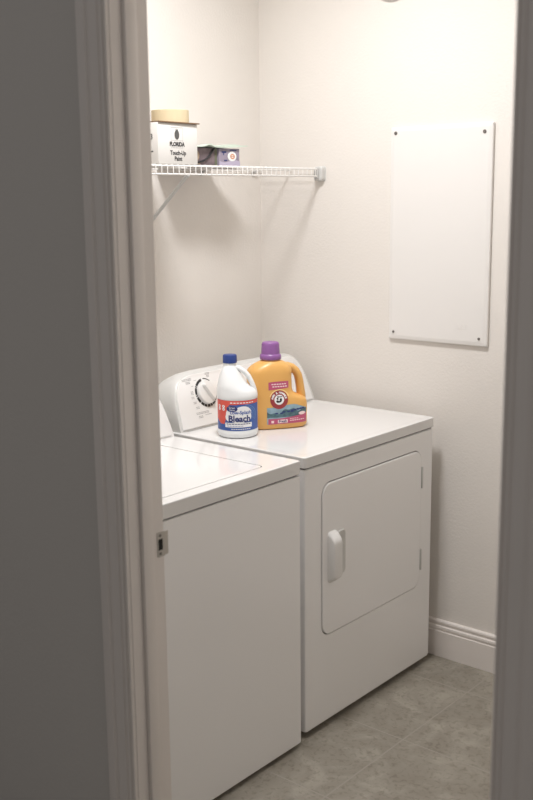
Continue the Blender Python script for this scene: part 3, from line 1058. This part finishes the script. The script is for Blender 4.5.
for z, r in ((0.226, 0.0345), (0.228, 0.0355), (0.2385, 0.0350), (0.2410, 0.0330), (0.2440, 0.0300), (0.275, 0.0283), (0.2800, 0.0270), (0.2820, 0.0245), (0.2825, 0.010)):
    loops.append([(-0.0205 + (r + (0.0006 if k % 2 and z > 0.24 and z < 0.278 else 0)) * math.cos(2 * math.pi * k / n), (r + (0.0006 if k % 2 and z > 0.24 and z < 0.278 else 0)) * math.sin(2 * math.pi * k / n), z) for k in range(n)])
loft(bm, loops)
link('cap', bm, M['purple'], Dt, local=True)


def df(o):
    def fn(u, z):
        a, b_, d = dsec(max(0.001, z))
        c_, hw, p = (a + b_) / 2, (b_ - a) / 2, dpow(z)
        s = min(0.995, abs((u - c_) / hw))
        return (u, -d * (1 - s ** p) ** (1 / p) - o, z)
    return fn


# picture label: sky, hills, magenta foot
LU0, LU1 = -0.050, 0.090
topz = lambda u: 0.077 + 0.004 * math.sin(u * 40) - (0.010 * ((u - 0.045) / 0.045) if u > 0.045 else 0)
bm = new(); patch(bm, df(0.0004), LU0, LU1, 0.018, topz, 40, 10); plab = link('picture_label', bm, M['sky'], Dt, local=True)
bm = new(); patch(bm, df(0.0007), LU0, LU1, 0.040, lambda u: 0.0575 + 0.006 * math.sin(u * 70) + 0.003 * math.sin(u * 190) + 0.010 * max(0, u) / 0.08, 50, 4); link('hills', bm, M['hill'], plab, local=True)
bm = new(); patch(bm, df(0.0010), LU0 + 0.004, LU1, 0.018, lambda u: 0.036 + 0.013 * max(0, (u + 0.01) / 0.1) ** 1.5, 40, 4); link('magenta_foot', bm, M['pink'], plab, local=True)
bm = new()
patch(bm, df(0.0013), -0.036, -0.027, 0.022, 0.030, 2, 1)
for k in range(7):
    patch(bm, df(0.0013), 0.028 + k * 0.0078, 0.0335 + k * 0.0078, 0.026 + k * 0.0002, 0.029 + k * 0.0002, 1, 1)
for k in range(4):
    patch(bm, df(0.0013), 0.028 + k * 0.0078, 0.0335 + k * 0.0078, 0.0330, 0.0350, 1, 1)
disk(bm, df(0.0013), 0.072, 0.049, 0.013, 0.0055)
patch(bm, df(0.0012), -0.014, 0.020, 0.0210, 0.0320, 4, 1)
link('pale_print', bm, M['palepink'], plab, local=True)
bm = new()
text_bm(bm, 'Fresh', 0.0125, lambda x, y: df(0.0016)(x + 0.003, y + 0.0265), bold=0.0003)
for k in range(5):
    disk(bm, df(0.0011), -0.016 + k * 0.013 + random.uniform(-.003, .003), 0.0545 + random.uniform(-.002, .003), 0.006, 0.0022)
for k in range(5):
    disk(bm, df(0.0011), 0.036 + k * 0.010, 0.061 + 0.0012 * k, 0.006, 0.0028)
link('dark_print', bm, M['lnavy'], plab, local=True)
# banner
bm = new(); patch(bm, df(0.0006), -0.044, 0.026, lambda u: 0.134 + 0.002 * (u / 0.03) - 0.0, lambda u: 0.157 + 0.0015 * math.cos(u * 40), 20, 3); bn = link('banner', bm, M['pink'], Dt, local=True)
bm = new()
for r_ in range(2):
    for k in range(6):
        patch(bm, df(0.0010), -0.034 + k * 0.0088 + r_ * 0.003, -0.0272 + k * 0.0088 + r_ * 0.003, 0.1480 - r_ * 0.008, 0.1515 - r_ * 0.008, 1, 1)
link('banner_print', bm, M['palepink'], bn, local=True)
# cream glow arc and round badge
BU, BV, BR = -0.0085, 0.0985, 0.0305
bm = new(); disk(bm, df(0.0006), BU + 0.001, BV, 0.0355, 0.0345, 0.90, 40, 1, 20, 160); link('cream_arc', bm, M['cream'], Dt, local=True)
bm = new(); disk(bm, df(0.0008), BU, BV, BR, BR, 0.0, 44, 5); bd = link('round_badge', bm, M['maroon'], Dt, local=True)
bm = new(); disk(bm, df(0.0012), BU, BV, 0.0165, 0.0165, 0.0, 36, 3)
txt = 'ARM & HAMMER'
for i, ch in enumerate(txt):
    a = 168 - i * 156 / (len(txt) - 1)
    ca, sa = math.cos(R(a)), math.sin(R(a))
    if ch != ' ':
        text_bm(bm, ch, 0.0100, lambda x, y: df(0.0013)(BU + (0.0232 + y) * ca + x * sa, BV + (0.0232 + y) * sa - x * ca), bold=0.0003)
link('badge_print', bm, M['lwhite'], bd, local=True)
bm = new()
# bent arm holding a hammer
def poly(pts, o=0.0016):
    bm.faces.new([bm.verts.new(df(o)(BU + x, BV + y)) for x, y in pts])
poly([(-0.0115, -0.004), (-0.008, -0.0095), (0.000, -0.0095), (0.007, -0.007), (0.006, -0.002), (-0.001, -0.004), (-0.006, -0.001)])
poly([(0.002, -0.0045), (0.0085, -0.0055), (0.0095, 0.003), (0.005, 0.0055), (0.0015, 0.003)])
poly([(-0.010, 0.003), (-0.004, -0.001), (-0.002, 0.004), (-0.007, 0.0075)])
poly([(-0.003, 0.0080), (0.0105, 0.0085), (0.0105, 0.0110), (-0.003, 0.0105)])
poly([(-0.006, 0.0065), (-0.003, 0.0060), (-0.003, 0.0130), (-0.006, 0.0125)])
link('arm_emblem', bm, M['black'], bd, local=True)
